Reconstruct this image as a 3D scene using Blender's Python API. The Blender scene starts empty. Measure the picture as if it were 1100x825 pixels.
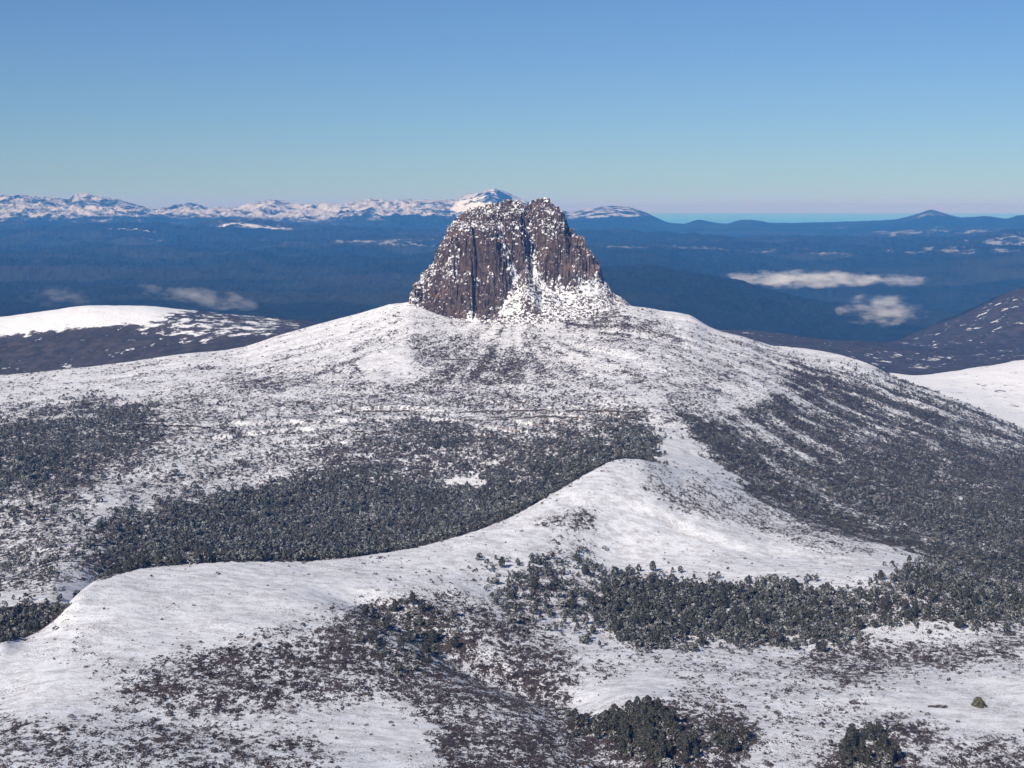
import bpy, math, random
import numpy as np

# ------------------------------------------------------------------ scene, camera, light
sc = bpy.context.scene
COL = sc.collection
PI = math.pi
CAM_Z = 1480.0            # metres above the sea
FPX = 1693.0              # focal length in photo pixels (photo 1100 x 825)
YH = 222.0                # eye level row in the photo
cam_d = bpy.data.cameras.new('camera'); cam = bpy.data.objects.new('camera', cam_d); COL.objects.link(cam)
cam_d.sensor_width = 36.0; cam_d.lens = 36.0 * FPX / 1100.0
cam_d.shift_y = -(412.5 - YH) / 1100.0
cam_d.clip_start = 1.0; cam_d.clip_end = 2.0e6
cam.location = (0, 0, CAM_Z); cam.rotation_euler = (PI / 2, 0, 0)
sc.camera = cam

SUN_EL = math.radians(33.0)
SUN_AZ = math.radians(-149.0)      # compass style from +Y, negative = left; sun stands behind the camera to the left
to_sun = (math.sin(SUN_AZ) * math.cos(SUN_EL), math.cos(SUN_AZ) * math.cos(SUN_EL), math.sin(SUN_EL))
world = bpy.data.worlds.new('World'); sc.world = world; world.use_nodes = True
wn = world.node_tree.nodes; wl = world.node_tree.links
bg = wn['Background']
sky = wn.new('ShaderNodeTexSky'); sky.sky_type = 'NISHITA'; sky.sun_disc = False
sky.sun_elevation = SUN_EL; sky.sun_rotation = SUN_AZ % (2 * PI)
sky.altitude = 1480; sky.air_density = 1.1; sky.dust_density = 0.0; sky.ozone_density = 0.3
wb = wn.new('ShaderNodeMix'); wb.data_type = 'RGBA'; wb.blend_type = 'MULTIPLY'; wb.inputs[0].default_value = 1.0   # cool daylight white balance
wb.inputs[7].default_value = (0.58, 0.89, 1.42, 1); wl.new(sky.outputs[0], wb.inputs[6]); wl.new(wb.outputs[2], bg.inputs[0]); bg.inputs[1].default_value = 0.047
sun_d = bpy.data.lights.new('sun', 'SUN'); sun = bpy.data.objects.new('sun', sun_d); COL.objects.link(sun)
sun_d.energy = 4.9; sun_d.angle = math.radians(0.5); sun_d.color = (1.0, 0.945, 0.87)
from mathutils import Vector
sun.rotation_euler = Vector(to_sun).to_track_quat('Z', 'Y').to_euler()
vs = sc.view_settings
vs.view_transform = 'Standard'; vs.look = 'None'; vs.exposure = 0.22; vs.gamma = 1.0; vs.use_curve_mapping = False
sc.cycles.max_bounces = 4; sc.cycles.diffuse_bounces = 2; sc.cycles.glossy_bounces = 1
sc.cycles.volume_bounces = 0; sc.cycles.transparent_max_bounces = 12
sc.cycles.use_denoising = True

HAZE_DENSITY = 0.000031
HAZE_COLOR = (0.062, 0.34, 1.0, 1)

rng = np.random.default_rng(7)
random.seed(7)

# ------------------------------------------------------------------ numpy helpers
def _hash(ix, iy, seed):
    h = (ix.astype(np.int64) * 374761393 + iy.astype(np.int64) * 668265263 + seed * 982451653) & 0x7fffffff
    h = ((h ^ (h >> 13)) * 1274126177) & 0x7fffffff
    h = ((h ^ (h >> 16)) * 2246822519) & 0x7fffffff
    return ((h ^ (h >> 15)) & 0xffffff) / float(0xffffff)

def gnoise(x, y, seed=0):
    """gradient noise, about -1..1"""
    ix = np.floor(x); iy = np.floor(y); fx = x - ix; fy = y - iy
    u = fx * fx * fx * (fx * (fx * 6 - 15) + 10); v = fy * fy * fy * (fy * (fy * 6 - 15) + 10)
    def g(dx, dy):
        a = _hash(ix + dx, iy + dy, seed) * (2 * PI)
        return np.cos(a) * (fx - dx) + np.sin(a) * (fy - dy)
    a = g(0, 0) + u * (g(1, 0) - g(0, 0)); b = g(0, 1) + u * (g(1, 1) - g(0, 1))
    return (a + v * (b - a)) * 1.5

def fbm(x, y, octaves=5, seed=0, rough=0.5):
    t = 0; a = 1.0; n = 0
    for o in range(octaves):
        t = t + a * gnoise(x, y, seed + o * 17); n += a
        x = x * 2.03 + 13.7; y = y * 2.03 - 7.1; a *= rough
    return t / n

def ridged(x, y, octaves=5, seed=0, rough=0.5):
    t = 0; a = 1.0; n = 0
    for o in range(octaves):
        t = t + a * (1 - 2 * np.abs(gnoise(x, y, seed + o * 31))); n += a
        x = x * 2.07 + 3.3; y = y * 2.07 + 9.2; a *= rough
    return t / n

def sstep(a, b, x):
    t = np.clip((x - a) / (b - a), 0, 1); return t * t * (3 - 2 * t)

def pchip_slopes(X, Y):
    h = np.diff(X, axis=0); d = np.diff(Y, axis=0) / h
    m = np.zeros_like(Y)
    w1 = 2 * h[1:] + h[:-1]; w2 = h[1:] + 2 * h[:-1]
    same = (d[:-1] * d[1:]) > 0
    with np.errstate(divide='ignore', invalid='ignore'):
        mm = (w1 + w2) / (w1 / d[:-1] + w2 / d[1:])
    m[1:-1] = np.where(same, mm, 0)
    m[0] = d[0]; m[-1] = d[-1]
    return m

def hermite(x0, x1, y0, y1, m0, m1, x):
    h = x1 - x0; t = (x - x0) / h
    return ((2 * t**3 - 3 * t**2 + 1) * y0 + (t**3 - 2 * t**2 + t) * h * m0
            + (-2 * t**3 + 3 * t**2) * y1 + (t**3 - t**2) * h * m1)

def pchip1(xs, ys, x):
    xs = np.asarray(xs, float)[:, None]; ys = np.asarray(ys, float)[:, None]
    m = pchip_slopes(xs, ys) if len(xs) > 2 else np.gradient(ys[:, 0], xs[:, 0])[:, None]
    x = np.clip(x, xs[0, 0], xs[-1, 0])
    k = np.clip(np.searchsorted(xs[:, 0], x) - 1, 0, len(xs) - 2)
    return hermite(xs[k, 0], xs[k + 1, 0], ys[k, 0], ys[k + 1, 0], m[k, 0], m[k + 1, 0], x)

def blur(a, n):
    if n < 1: return a
    k = np.hanning(2 * n + 3)[1:-1]; k /= k.sum()
    return np.convolve(np.pad(a, n, mode='edge'), k, mode='valid')

def poly_mask(px, py, pts, feather):
    """1 inside the polygon, fading to 0 over +-feather round its outline"""
    pts = np.asarray(pts, float)
    inside = np.zeros(px.shape, bool); d2 = np.full(px.shape, 1e18)
    n = len(pts)
    for i in range(n):
        x0, y0 = pts[i]; x1, y1 = pts[(i + 1) % n]
        if y0 != y1:
            c = ((y0 > py) != (y1 > py)) & (px < (x1 - x0) * (py - y0) / (y1 - y0) + x0)
            inside ^= c
        ex, ey = x1 - x0, y1 - y0; L = ex * ex + ey * ey + 1e-9
        t = np.clip(((px - x0) * ex + (py - y0) * ey) / L, 0, 1)
        d2 = np.minimum(d2, (px - x0 - t * ex)**2 + (py - y0 - t * ey)**2)
    d = np.sqrt(d2) * np.where(inside, 1, -1)
    return sstep(-feather, feather, d)

# ------------------------------------------------------------------ mesh helpers
def mesh_np(name, co, faces, mat, attrs=None, smooth=True, link=True, parent=None):
    """faces: (n,4) or (n,3) int array"""
    me = bpy.data.meshes.new(name)
    co = np.asarray(co, np.float32); faces = np.asarray(faces, np.int32)
    k = faces.shape[1]
    me.vertices.add(len(co)); me.vertices.foreach_set('co', co.ravel())
    me.loops.add(faces.size); me.loops.foreach_set('vertex_index', faces.ravel())
    me.polygons.add(len(faces))
    me.polygons.foreach_set('loop_start', np.arange(0, faces.size, k, dtype=np.int32))
    me.polygons.foreach_set('use_smooth', np.full(len(faces), smooth, bool))
    me.update(calc_edges=True)
    for an, av in (attrs or {}).items():
        a = me.attributes.new(an, 'FLOAT', 'POINT'); a.data.foreach_set('value', np.asarray(av, np.float32).ravel())
    if mat: me.materials.append(mat)
    o = bpy.data.objects.new(name, me)
    if link: COL.objects.link(o)
    if parent: o.parent = parent
    return o

def grid_faces(nr, nc):
    i = np.arange(nr - 1)[:, None] * nc + np.arange(nc - 1)[None, :]
    return np.stack([i, i + 1, i + nc + 1, i + nc], -1).reshape(-1, 4)

def tag(o, label=None, cat=None, group=None, kind=None):
    if label: o['label'] = label
    if cat: o['category'] = cat
    if group: o['group'] = group
    if kind: o['kind'] = kind
    return o

# ------------------------------------------------------------------ materials
class NT:
    def __init__(s, name):
        s.m = bpy.data.materials.new(name); s.m.use_nodes = True
        s.t = s.m.node_tree; s.b = s.t.nodes['Principled BSDF']
        s.b.inputs['Roughness'].default_value = 0.9
        s.b.inputs['Specular IOR Level'].default_value = 0.12
    def n(s, ty, **kw):
        nd = s.t.nodes.new(ty)
        for k, v in kw.items(): setattr(nd, k, v)
        return nd
    def l(s, a, b): s.t.links.new(a, b)
    def val(s, sock, v):
        if hasattr(v, 'is_output'): s.l(v, sock)
        else: sock.default_value = v
    def math(s, op, a, b=0.0, c=0.0, clamp=False):
        nd = s.n('ShaderNodeMath', operation=op); nd.use_clamp = clamp
        for k, v in enumerate((a, b, c)): s.val(nd.inputs[k], v)
        return nd.outputs[0]
    def pos(s): return s.n('ShaderNodeNewGeometry')
    def scale(s, vec, x, y, z):
        nd = s.n('ShaderNodeVectorMath', operation='MULTIPLY'); s.l(vec, nd.inputs[0]); nd.inputs[1].default_value = (x, y, z)
        return nd.outputs[0]
    def noise(s, vec, sc_, detail=4, rough=0.55, dist=0.0):
        nd = s.n('ShaderNodeTexNoise'); s.l(vec, nd.inputs['Vector'])
        nd.inputs['Scale'].default_value = sc_; nd.inputs['Detail'].default_value = detail
        nd.inputs['Roughness'].default_value = rough; nd.inputs['Distortion'].default_value = dist
        return nd.outputs['Fac']
    def attr(s, name):
        nd = s.n('ShaderNodeAttribute'); nd.attribute_name = name; return nd.outputs['Fac']
    def step(s, x, lo, hi):
        nd = s.n('ShaderNodeMapRange', interpolation_type='SMOOTHSTEP')
        s.val(nd.inputs['Value'], x); s.val(nd.inputs['From Min'], lo); s.val(nd.inputs['From Max'], hi)
        return nd.outputs[0]
    def mix(s, f, a, b):
        nd = s.n('ShaderNodeMix', data_type='RGBA')
        s.val(nd.inputs['Factor'], f)
        for k, v in ((6, a), (7, b)):
            if hasattr(v, 'is_output'): s.l(v, nd.inputs[k])
            else: nd.inputs[k].default_value = (*v, 1)
        return nd.outputs[2]
    def bump(s, h, strength, dist):
        nd = s.n('ShaderNodeBump'); s.l(h, nd.inputs['Height']); nd.inputs['Strength'].default_value = strength
        nd.inputs['Distance'].default_value = dist; s.l(nd.outputs[0], s.b.inputs['Normal'])

SNOW = (0.80, 0.81, 0.83)
def ground_material():
    s = NT('snowy_ground'); g = s.pos(); p = g.outputs['Position']
    cover = s.attr('cover'); olive = s.attr('olive')
    n1 = s.noise(s.scale(p, 1.0, 0.5, 1.0), 0.17, 6, 0.68)                       # clumps of a few metres
    n2 = s.noise(s.scale(p, 1.0, 0.4, 1.0), 0.75, 3, 0.6)
    nn = s.math('ADD', s.math('MULTIPLY', n1, 0.6), s.math('MULTIPLY', n2, 0.4))
    th = s.math('SUBTRACT', 0.665, s.math('MULTIPLY', cover, 0.33))
    mask = s.step(nn, s.math('SUBTRACT', th, 0.02), s.math('ADD', th, 0.035))
    tone = s.noise(p, 0.05, 4, 0.6)
    brown = s.mix(s.step(tone, 0.35, 0.65), (0.034, 0.024, 0.021), (0.085, 0.062, 0.053))
    green = s.mix(s.step(tone, 0.35, 0.65), (0.032, 0.034, 0.024), (0.080, 0.072, 0.045))
    scrub = s.mix(olive, brown, green)
    # thin, wind-packed snow with a little tussock grass showing
    n3 = s.noise(s.scale(p, 0.55, 0.8, 1.0), 0.09, 9, 0.80)
    thin = s.math('MULTIPLY', s.step(n3, 0.42, 0.62), 0.58)
    snow = s.mix(thin, SNOW, (0.34, 0.31, 0.31))
    n5 = s.noise(s.scale(p, 1.0, 0.35, 1.0), 1.1, 2, 0.6)   # single tussocks
    n6 = s.noise(p, 0.02, 3, 0.6)
    dots = s.math('MULTIPLY', s.step(s.math('ADD', n5, s.math('MULTIPLY', s.math('SUBTRACT', n6, 0.5), 0.35)), 0.60, 0.66), 0.80)
    snow = s.mix(dots, snow, (0.13, 0.11, 0.105))
    nz = s.n('ShaderNodeSeparateXYZ'); s.l(g.outputs['Normal'], nz.inputs[0])
    steep = s.math('SUBTRACT', 1.0, s.step(nz.outputs[2], 0.66, 0.80))
    rock = s.mix(n1, (0.10, 0.075, 0.07), (0.26, 0.21, 0.19))
    col = s.mix(mask, snow, scrub)
    col = s.mix(s.math('MULTIPLY', steep, 0.85), col, rock)
    s.l(col, s.b.inputs['Base Color'])
    h = s.math('ADD', s.math('ADD', s.math('MULTIPLY', n2, 0.30), s.math('MULTIPLY', n3, 0.9)), s.math('MULTIPLY', mask, 0.35))
    s.bump(h, 0.7, 1.2)
    return s.m

def hill_material():
    s = NT('wooded_hills'); g = s.pos(); p = g.outputs['Position']
    cover = s.attr('cover')
    n1 = s.noise(p, 0.018, 8, 0.72); n2 = s.noise(s.scale(p, 0.35, 1, 1), 0.004, 5, 0.6)
    nn = s.math('ADD', s.math('MULTIPLY', n1, 0.72), s.math('MULTIPLY', n2, 0.28))
    th = s.math('SUBTRACT', 0.72, s.math('MULTIPLY', cover, 0.44))
    mask = s.step(nn, s.math('SUBTRACT', th, 0.03), s.math('ADD', th, 0.03))
    wood = s.mix(s.step(n1, 0.35, 0.65), (0.028, 0.026, 0.024), (0.075, 0.062, 0.058))
    s.l(s.mix(mask, SNOW, wood), s.b.inputs['Base Color'])
    s.bump(n1, 0.8, 12.0)
    return s.m

def far_material():
    s = NT('far_forest_and_snow'); g = s.pos(); p = g.outputs['Position']
    snow = s.attr('snow')
    n1 = s.noise(p, 0.0035, 9, 0.70); n2 = s.noise(s.scale(p, 0.4, 1, 1), 0.0009, 6, 0.62)
    nn = s.math('ADD', s.math('MULTIPLY', n1, 0.6), s.math('MULTIPLY', n2, 0.4))
    th = s.math('SUBTRACT', 0.74, s.math('MULTIPLY', snow, 0.48))
    mask = s.step(nn, s.math('SUBTRACT', th, 0.04), s.math('ADD', th, 0.04))
    nz = s.n('ShaderNodeSeparateXYZ'); s.l(g.outputs['Normal'], nz.inputs[0])
    mask = s.math('MULTIPLY', mask, s.step(s.math('ADD', nz.outputs[2], s.math('MULTIPLY', s.math('SUBTRACT', n1, 0.5), 0.9)), 0.62, 0.82))
    n4 = s.noise(p, 0.02, 5, 0.7)
    mask = s.math('MULTIPLY', mask, s.math('ADD', 0.28, s.math('MULTIPLY', s.step(snow, 0.42, 0.60), 0.72)))   # thin snow on open moor
    wood = s.mix(s.step(n4, 0.35, 0.65), (0.006, 0.011, 0.008), (0.024, 0.030, 0.020))
    wood = s.mix(s.math('MULTIPLY', s.step(n2, 0.47, 0.60), 0.6), wood, (0.044, 0.046, 0.034))
    s.l(s.mix(mask, wood, SNOW), s.b.inputs['Base Color'])
    s.bump(n4, 0.6, 25.0)
    return s.m

def rock_material():
    s = NT('dolerite_and_snow'); g = s.pos(); p = g.outputs['Position']
    scree = s.attr('scree')
    n1 = s.noise(p, 0.11, 6, 0.66); n2 = s.noise(s.scale(p, 1, 1, 0.10), 0.22, 5, 0.7)
    n3 = s.noise(p, 0.018, 4, 0.55)
    nz = s.n('ShaderNodeSeparateXYZ'); s.l(g.outputs['True Normal'], nz.inputs[0])
    nb = s.noise(p, 0.13, 5, 0.75)
    z = s.math('ADD', s.math('MULTIPLY', nb, 1.0), s.math('MULTIPLY', s.math('SUBTRACT', nz.outputs[2], 0.45), 0.22))
    th = s.math('SUBTRACT', 0.66, s.math('MULTIPLY', s.attr('snow'), 0.34))
    snowm = s.step(z, s.math('SUBTRACT', th, 0.02), s.math('ADD', th, 0.03))
    dark = s.mix(s.step(s.math('ADD', s.math('MULTIPLY', n2, 0.5), s.math('MULTIPLY', n1, 0.5)), 0.38, 0.62), (0.022, 0.0145, 0.012), (0.128, 0.090, 0.075))
    red = s.mix(n2, (0.09, 0.055, 0.042), (0.24, 0.155, 0.11))
    rock = s.mix(s.step(s.math('ADD', n3, s.attr('rust')), 0.52, 0.70), dark, red)
    s.l(s.mix(snowm, rock, SNOW), s.b.inputs['Base Color'])
    s.bump(s.math('ADD', n2, n1), 0.7, 2.5)
    return s.m

def leaf_material(name, dark, light, snow_amt):
    s = NT(name); g = s.pos(); p = g.outputs['Position']
    n = s.noise(p, 0.45, 3, 0.7)
    tone = s.attr('tone')
    base = s.mix(s.math('ADD', s.math('MULTIPLY', tone, 0.7), s.math('MULTIPLY', n, 0.3)), dark, light)
    nf = s.noise(p, 1.3, 2, 0.6)
    m = s.math('MULTIPLY', s.step(nf, 0.60 - 0.1 * snow_amt, 0.72 - 0.1 * snow_amt), s.attr('rime'))
    s.l(s.mix(m, base, (0.70, 0.71, 0.73)), s.b.inputs['Base Color'])
    return s.m

def plain(name, col):
    s = NT(name); p = s.pos().outputs['Position']
    s.l(s.mix(s.noise(p, 1.5, 4, 0.6), tuple(c * 0.7 for c in col), tuple(c * 1.3 for c in col)), s.b.inputs['Base Color'])
    return s.m

M_ground = ground_material(); M_hill = hill_material(); M_far = far_material(); M_rock = rock_material()
M_leaf = leaf_material('tree_foliage', (0.0155, 0.0148, 0.0085), (0.056, 0.052, 0.031), 0.9)
M_scrub = leaf_material('scrub_foliage', (0.026, 0.018, 0.015), (0.088, 0.062, 0.050), 0.2)
M_olive = leaf_material('olive_foliage', (0.040, 0.040, 0.014), (0.125, 0.118, 0.045), 0.0)
M_bark = plain('grey_bark', (0.16, 0.14, 0.13))
M_stone = plain('scree_stone', (0.17, 0.14, 0.135))
s = NT('sea_water'); s.b.inputs['Base Color'].default_value = (0.02, 0.06, 0.09, 1); s.b.inputs['Roughness'].default_value = 0.35
M_sea = s.m

# ------------------------------------------------------------------ terrain: relief lines from near to far
# each line: {photo column: (distance, photo row at that distance)}; they fix the true heights z = CAM_Z - d (row-YH)/FPX
def Lr(r, **_): return r
LINES = []
def line(rows, pts): LINES.append((rows, pts))
line(0,  {-450: (260, 1900), 1550: (260, 1900)})
line(14, {-450: (700, 1075), 550: (700, 1065), 1550: (700, 1065)})
line(40, {-450: (990, 835), 0: (1020, 825), 300: (1100, 825), 600: (1130, 828), 1100: (1180, 825), 1550: (1180, 825)})
line(90, {-450: (1110, 805), 0: (1150, 780), 57: (1170, 770), 150: (1220, 757), 330: (1290, 752), 500: (1350, 750), 600: (1380, 750), 700: (1390, 744), 900: (1400, 745), 1100: (1420, 745), 1550: (1420, 745)})
line(75, {-450: (1230, 780), 0: (1280, 740), 57: (1330, 715), 150: (1420, 684), 330: (1500, 674), 420: (1550, 672), 500: (1600, 678), 580: (1640, 684), 650: (1680, 684), 800: (1700, 688), 1100: (1680, 690), 1550: (1680, 695)})
line(70, {-450: (1290, 770), 0: (1350, 715), 57: (1410, 690), 110: (1480, 655), 150: (1540, 641), 330: (1680, 628), 500: (1850, 606), 620: (1950, 604), 660: (1980, 610), 800: (1960, 622), 900: (1950, 630), 1000: (1850, 641), 1100: (1820, 664), 1550: (1800, 700)})
line(80, {-450: (1340, 765), 0: (1400, 692), 30: (1450, 684), 57: (1480, 668), 75: (1500, 651), 88: (1520, 640), 110: (1580, 625), 150: (1650, 612.5), 190: (1690, 608.5), 230: (1720, 606), 330: (1800, 604), 370: (1840, 600.5), 400: (1880, 596.5), 440: (1930, 590), 500: (2000, 575), 540: (2070, 560), 570: (2130, 545), 600: (2200, 528), 620: (2250, 515.5), 640: (2300, 504), 655: (2340, 496), 670: (2370, 492.5), 685: (2385, 493), 700: (2400, 496.5), 740: (2450, 509), 800: (2450, 534), 900: (2350, 574), 990: (2150, 606), 1100: (2000, 640), 1550: (1950, 690)})
line(40, {-450: (1480, 740), 0: (1520, 694), 57: (1640, 692), 88: (1760, 662), 110: (1850, 648), 150: (1950, 632), 330: (2150, 622), 400: (2250, 614), 500: (2400, 595), 570: (2520, 565), 620: (2600, 535), 660: (2620, 508), 700: (2600, 500.5), 740: (2600, 506.5), 800: (2600, 526), 900: (2550, 560), 1000: (2400, 590), 1100: (2250, 614), 1550: (2150, 670)})
line(26, {-450: (1900, 668), 0: (1800, 648), 57: (1830, 642), 110: (2000, 636), 150: (2120, 612), 330: (2380, 590), 400: (2480, 582), 500: (2580, 566), 570: (2690, 535), 620: (2720, 510), 660: (2720, 492), 700: (2700, 489), 740: (2700, 496), 800: (2700, 515), 900: (2680, 545), 1000: (2550, 573), 1100: (2430, 592), 1550: (2350, 640)})
line(50, {-450: (2150, 615), 0: (2150, 600), 57: (2150, 595), 150: (2350, 575), 330: (2650, 558), 420: (2750, 546), 500: (2800, 532), 570: (2860, 507), 620: (2900, 488), 660: (2880, 478), 700: (2850, 477), 740: (2850, 485), 800: (2850, 502), 900: (2850, 528), 1000: (2750, 553), 1100: (2650, 570), 1550: (2550, 620)})
line(130, {-450: (2650, 530), 0: (2700, 518), 80: (2760, 512), 150: (2850, 504), 330: (3050, 492), 420: (3100, 482), 500: (3200, 468), 580: (3220, 455), 620: (3200, 445), 660: (3200, 440), 700: (3200, 440), 800: (3250, 455), 900: (3300, 480), 1000: (3250, 505), 1100: (3150, 527), 1550: (3050, 590)})
line(150, {-450: (3350, 452), 0: (3400, 440), 150: (3550, 430), 250: (3620, 424), 330: (3700, 417), 420: (3760, 410), 500: (3800, 408), 580: (3800, 402), 620: (3800, 396), 660: (3780, 391), 700: (3750, 390), 800: (3750, 408), 900: (3850, 433), 1000: (3850, 460), 1100: (3800, 488), 1550: (3700, 580)})
line(95, {-450: (4250, 412), 0: (4300, 402), 100: (4350, 393), 200: (4400, 379.5), 240: (4420, 376), 260: (4430, 373), 300: (4450, 361), 350: (4470, 346), 370: (4470, 340.5), 404: (4460, 331.3), 425: (4450, 326), 438: (4435, 325), 452: (4415, 330), 475: (4395, 339), 500: (4387, 344), 550: (4385, 345), 590: (4390, 344), 620: (4400, 342), 650: (4430, 336), 672: (4470, 328), 690: (4490, 329), 710: (4500, 333), 740: (4480, 337), 765: (4460, 351), 800: (4450, 361), 831: (4470, 370.5), 864: (4500, 374), 898: (4500, 380), 932: (4480, 390), 960: (4450, 404), 1000: (4400, 419), 1050: (4350, 439), 1100: (4300, 461), 1550: (4200, 640)})
line(22, {-450: (5050, 440), 0: (5000, 428), 200: (5000, 408), 300: (5000, 395), 440: (5000, 375), 550: (5000, 366), 660: (5000, 368), 800: (5000, 396), 900: (5000, 413), 1000: (5000, 440), 1100: (5000, 474), 1550: (5000, 600)})
NEAR_LINES = len(LINES)
line(30, {-450: (5600, 415), 0: (5600, 408), 100: (5600, 400), 200: (5600, 386), 300: (5600, 372), 400: (5600, 366), 550: (5600, 366), 660: (5600, 372), 800: (5600, 402), 900: (5600, 421), 980: (5600, 427), 1050: (5600, 434), 1100: (5600, 441), 1550: (5600, 500)})
line(60, {-450: (6500, 338), -100: (6500, 346), 0: (6500, 340.5), 60: (6500, 332), 110: (6500, 327), 160: (6500, 328), 200: (6500, 333), 240: (6500, 338), 300: (6500, 342.5), 350: (6500, 347), 400: (6500, 360), 500: (6500, 372), 650: (6500, 378), 800: (6500, 381), 900: (6500, 391), 960: (6500, 402), 985: (6500, 404), 1020: (6500, 400), 1060: (6500, 393), 1100: (6500, 387), 1550: (6500, 370)})
line(50, {-450: (7300, 380), 0: (7300, 375), 200: (7300, 370), 350: (7300, 372), 500: (7300, 375), 650: (7300, 376), 700: (7300, 368), 760: (7300, 358), 800: (7300, 356), 860: (7300, 361), 900: (7300, 367), 950: (7300, 373), 1000: (7300, 377), 1050: (7300, 377), 1100: (7300, 374), 1550: (7300, 360)})
line(50, {-450: (8600, 353), 0: (8600, 353), 350: (8600, 352), 500: (8600, 362), 650: (8600, 372), 700: (8600, 378), 800: (8600, 385), 900: (8600, 390), 945: (8600, 379), 960: (8600, 370), 1000: (8600, 351), 1050: (8600, 330), 1080: (8600, 317), 1100: (8600, 308), 1200: (8600, 285), 1550: (8600, 270)})
MID_LINES = len(LINES)
line(30, {-450: (10000, 335), 0: (10000, 334), 350: (10000, 335), 500: (10000, 340), 600: (10000, 336), 650: (10000, 332), 700: (10000, 336), 800: (10000, 352), 900: (10000, 369), 950: (10000, 374), 1000: (10000, 375), 1100: (10000, 362), 1550: (10000, 330)})
line(45, {-450: (11800, 318), 0: (11800, 318), 200: (11800, 316), 400: (11800, 315), 550: (11800, 304), 620: (11800, 294), 650: (11800, 291), 700: (11800, 290), 750: (11800, 298), 800: (11800, 311), 850: (11800, 323), 880: (11800, 329), 950: (11800, 340), 1000: (11800, 348), 1050: (11800, 352), 1100: (11800, 350), 1550: (11800, 340)})
line(22, {-450: (14000, 303), 0: (14000, 303), 400: (14000, 304), 550: (14000, 300), 620: (14000, 300), 700: (14000, 304), 800: (14000, 325), 900: (14000, 333), 1000: (14000, 333), 1100: (14000, 327), 1550: (14000, 320)})
line(34, {-450: (17000, 283), 0: (17000, 285), 400: (17000, 286), 550: (17000, 284), 650: (17000, 281), 800: (17000, 291), 900: (17000, 296), 1000: (17000, 293), 1100: (17000, 283), 1550: (17000, 280)})
line(34, {-450: (21000, 266), 0: (21000, 267), 200: (21000, 269), 400: (21000, 266), 550: (21000, 263), 700: (21000, 264), 800: (21000, 268), 900: (21000, 269), 1000: (21000, 267), 1100: (21000, 262), 1550: (21000, 260)})
line(28, {-450: (24000, 250), 0: (24000, 252), 80: (24000, 249), 110: (24000, 246), 160: (24000, 247), 200: (24000, 250), 230: (24000, 243), 260: (24000, 241), 300: (24000, 246), 400: (24000, 253), 460: (24000, 255), 550: (24000, 256), 650: (24000, 256), 700: (24000, 258), 800: (24000, 262), 900: (24000, 262), 1000: (24000, 259), 1100: (24000, 255), 1550: (24000, 250)})
line(26, {-450: (27500, 242), 0: (27500, 240), 100: (27500, 243), 200: (27500, 245), 300: (27500, 244), 400: (27500, 245), 500: (27500, 245), 600: (27500, 249), 700: (27500, 252), 800: (27500, 252), 900: (27500, 252), 1000: (27500, 247), 1100: (27500, 246), 1550: (27500, 240)})
RT = {-450: 219, -200: 216, 0: 217.5, 20: 215, 40: 218, 60: 218.5, 74: 221, 80: 216.5, 95: 216, 115: 218, 130: 221, 145: 226, 168: 232, 185: 229, 210: 225, 225: 229, 240: 230, 262: 227, 285: 222, 300: 223.5, 330: 225.5, 360: 224, 380: 222.5, 400: 219, 420: 220.5, 450: 220, 470: 219.5, 490: 217, 505: 213, 518: 208.5, 530: 206.5, 542: 209, 555: 215, 570: 221, 600: 229, 620: 228, 640: 225, 655: 222.5, 668: 222, 685: 226, 703: 234, 720: 241, 735: 242, 750: 237.5, 765: 240, 780: 241.5, 797: 237.5, 812: 238, 830: 241, 860: 241, 900: 240, 930: 239, 965: 237, 985: 231, 1000: 226, 1015: 230, 1035: 235, 1060: 234, 1080: 236, 1095: 232, 1120: 234, 1300: 235, 1550: 225}
line(44, {k: (31500, v) for k, v in RT.items()})
line(20, {-450: (37000, 252), 1550: (37000, 252)})
line(10, {-450: (46000, YH + FPX * (CAM_Z + 40) / 46000), 1550: (46000, YH + FPX * (CAM_Z + 40) / 46000)})

colx = np.concatenate([np.arange(-440, -60, 4.0), np.arange(-60, 1160, 1.15), np.arange(1160, 1541, 4.0)])
NC = len(colx); S = (colx - 550.0) / FPX
KR, KP = [], []
for rows, pts in LINES:
    xs = sorted(pts); kk_ = len(KR); smooth_n = 2 if kk_ >= MID_LINES else (3 if kk_ in (6, 12) else (36 if kk_ < 6 else (26 if kk_ < 12 else 10)))
    r_ = pchip1(xs, [pts[x][0] for x in xs], colx); p_ = pchip1(xs, [pts[x][1] for x in xs], colx)
    KR.append(blur(r_, smooth_n)); KP.append(blur(p_, smooth_n))
KR = np.array(KR); KP = np.array(KP); KZ = CAM_Z - KR * (KP - YH) / FPX
KM = pchip_slopes(KR, KZ)
SEC_IN = (KZ[12] - KZ[11]) / (KR[12] - KR[11])
STEEP = 1.0 + 0.75 * np.exp(-((colx - 550) / 150.0)**2)
rowsY, rowsZ, rowsK = [KR[0]], [KZ[0]], [0.0]
for k in range(1, len(LINES)):
    n = LINES[k][0]
    for i in range(1, n + 1):
        t = i / n
        y = KR[k - 1] + (KR[k] - KR[k - 1]) * t
        rowsY.append(y); rowsK.append(k - 1 + t)
        m0, m1 = KM[k - 1], KM[k]
        if k == 12: m0, m1 = SEC_IN * 0.75, SEC_IN * STEEP      # the flank steepens up to the foot of the cliffs
        if k == 11: m1 = SEC_IN * 0.75
        if k == 13: m0 = (KZ[13] - KZ[12]) / (KR[13] - KR[12]) * 0.5
        rowsZ.append(hermite(KR[k - 1], KR[k], KZ[k - 1], KZ[k], m0, m1, y))
TY = np.array(rowsY); TZ0 = np.array(rowsZ); TK = np.array(rowsK)
TX = TY * S[None, :]
PX = np.broadcast_to(colx[None, :], TY.shape)
NR = TY.shape[0]
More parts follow.
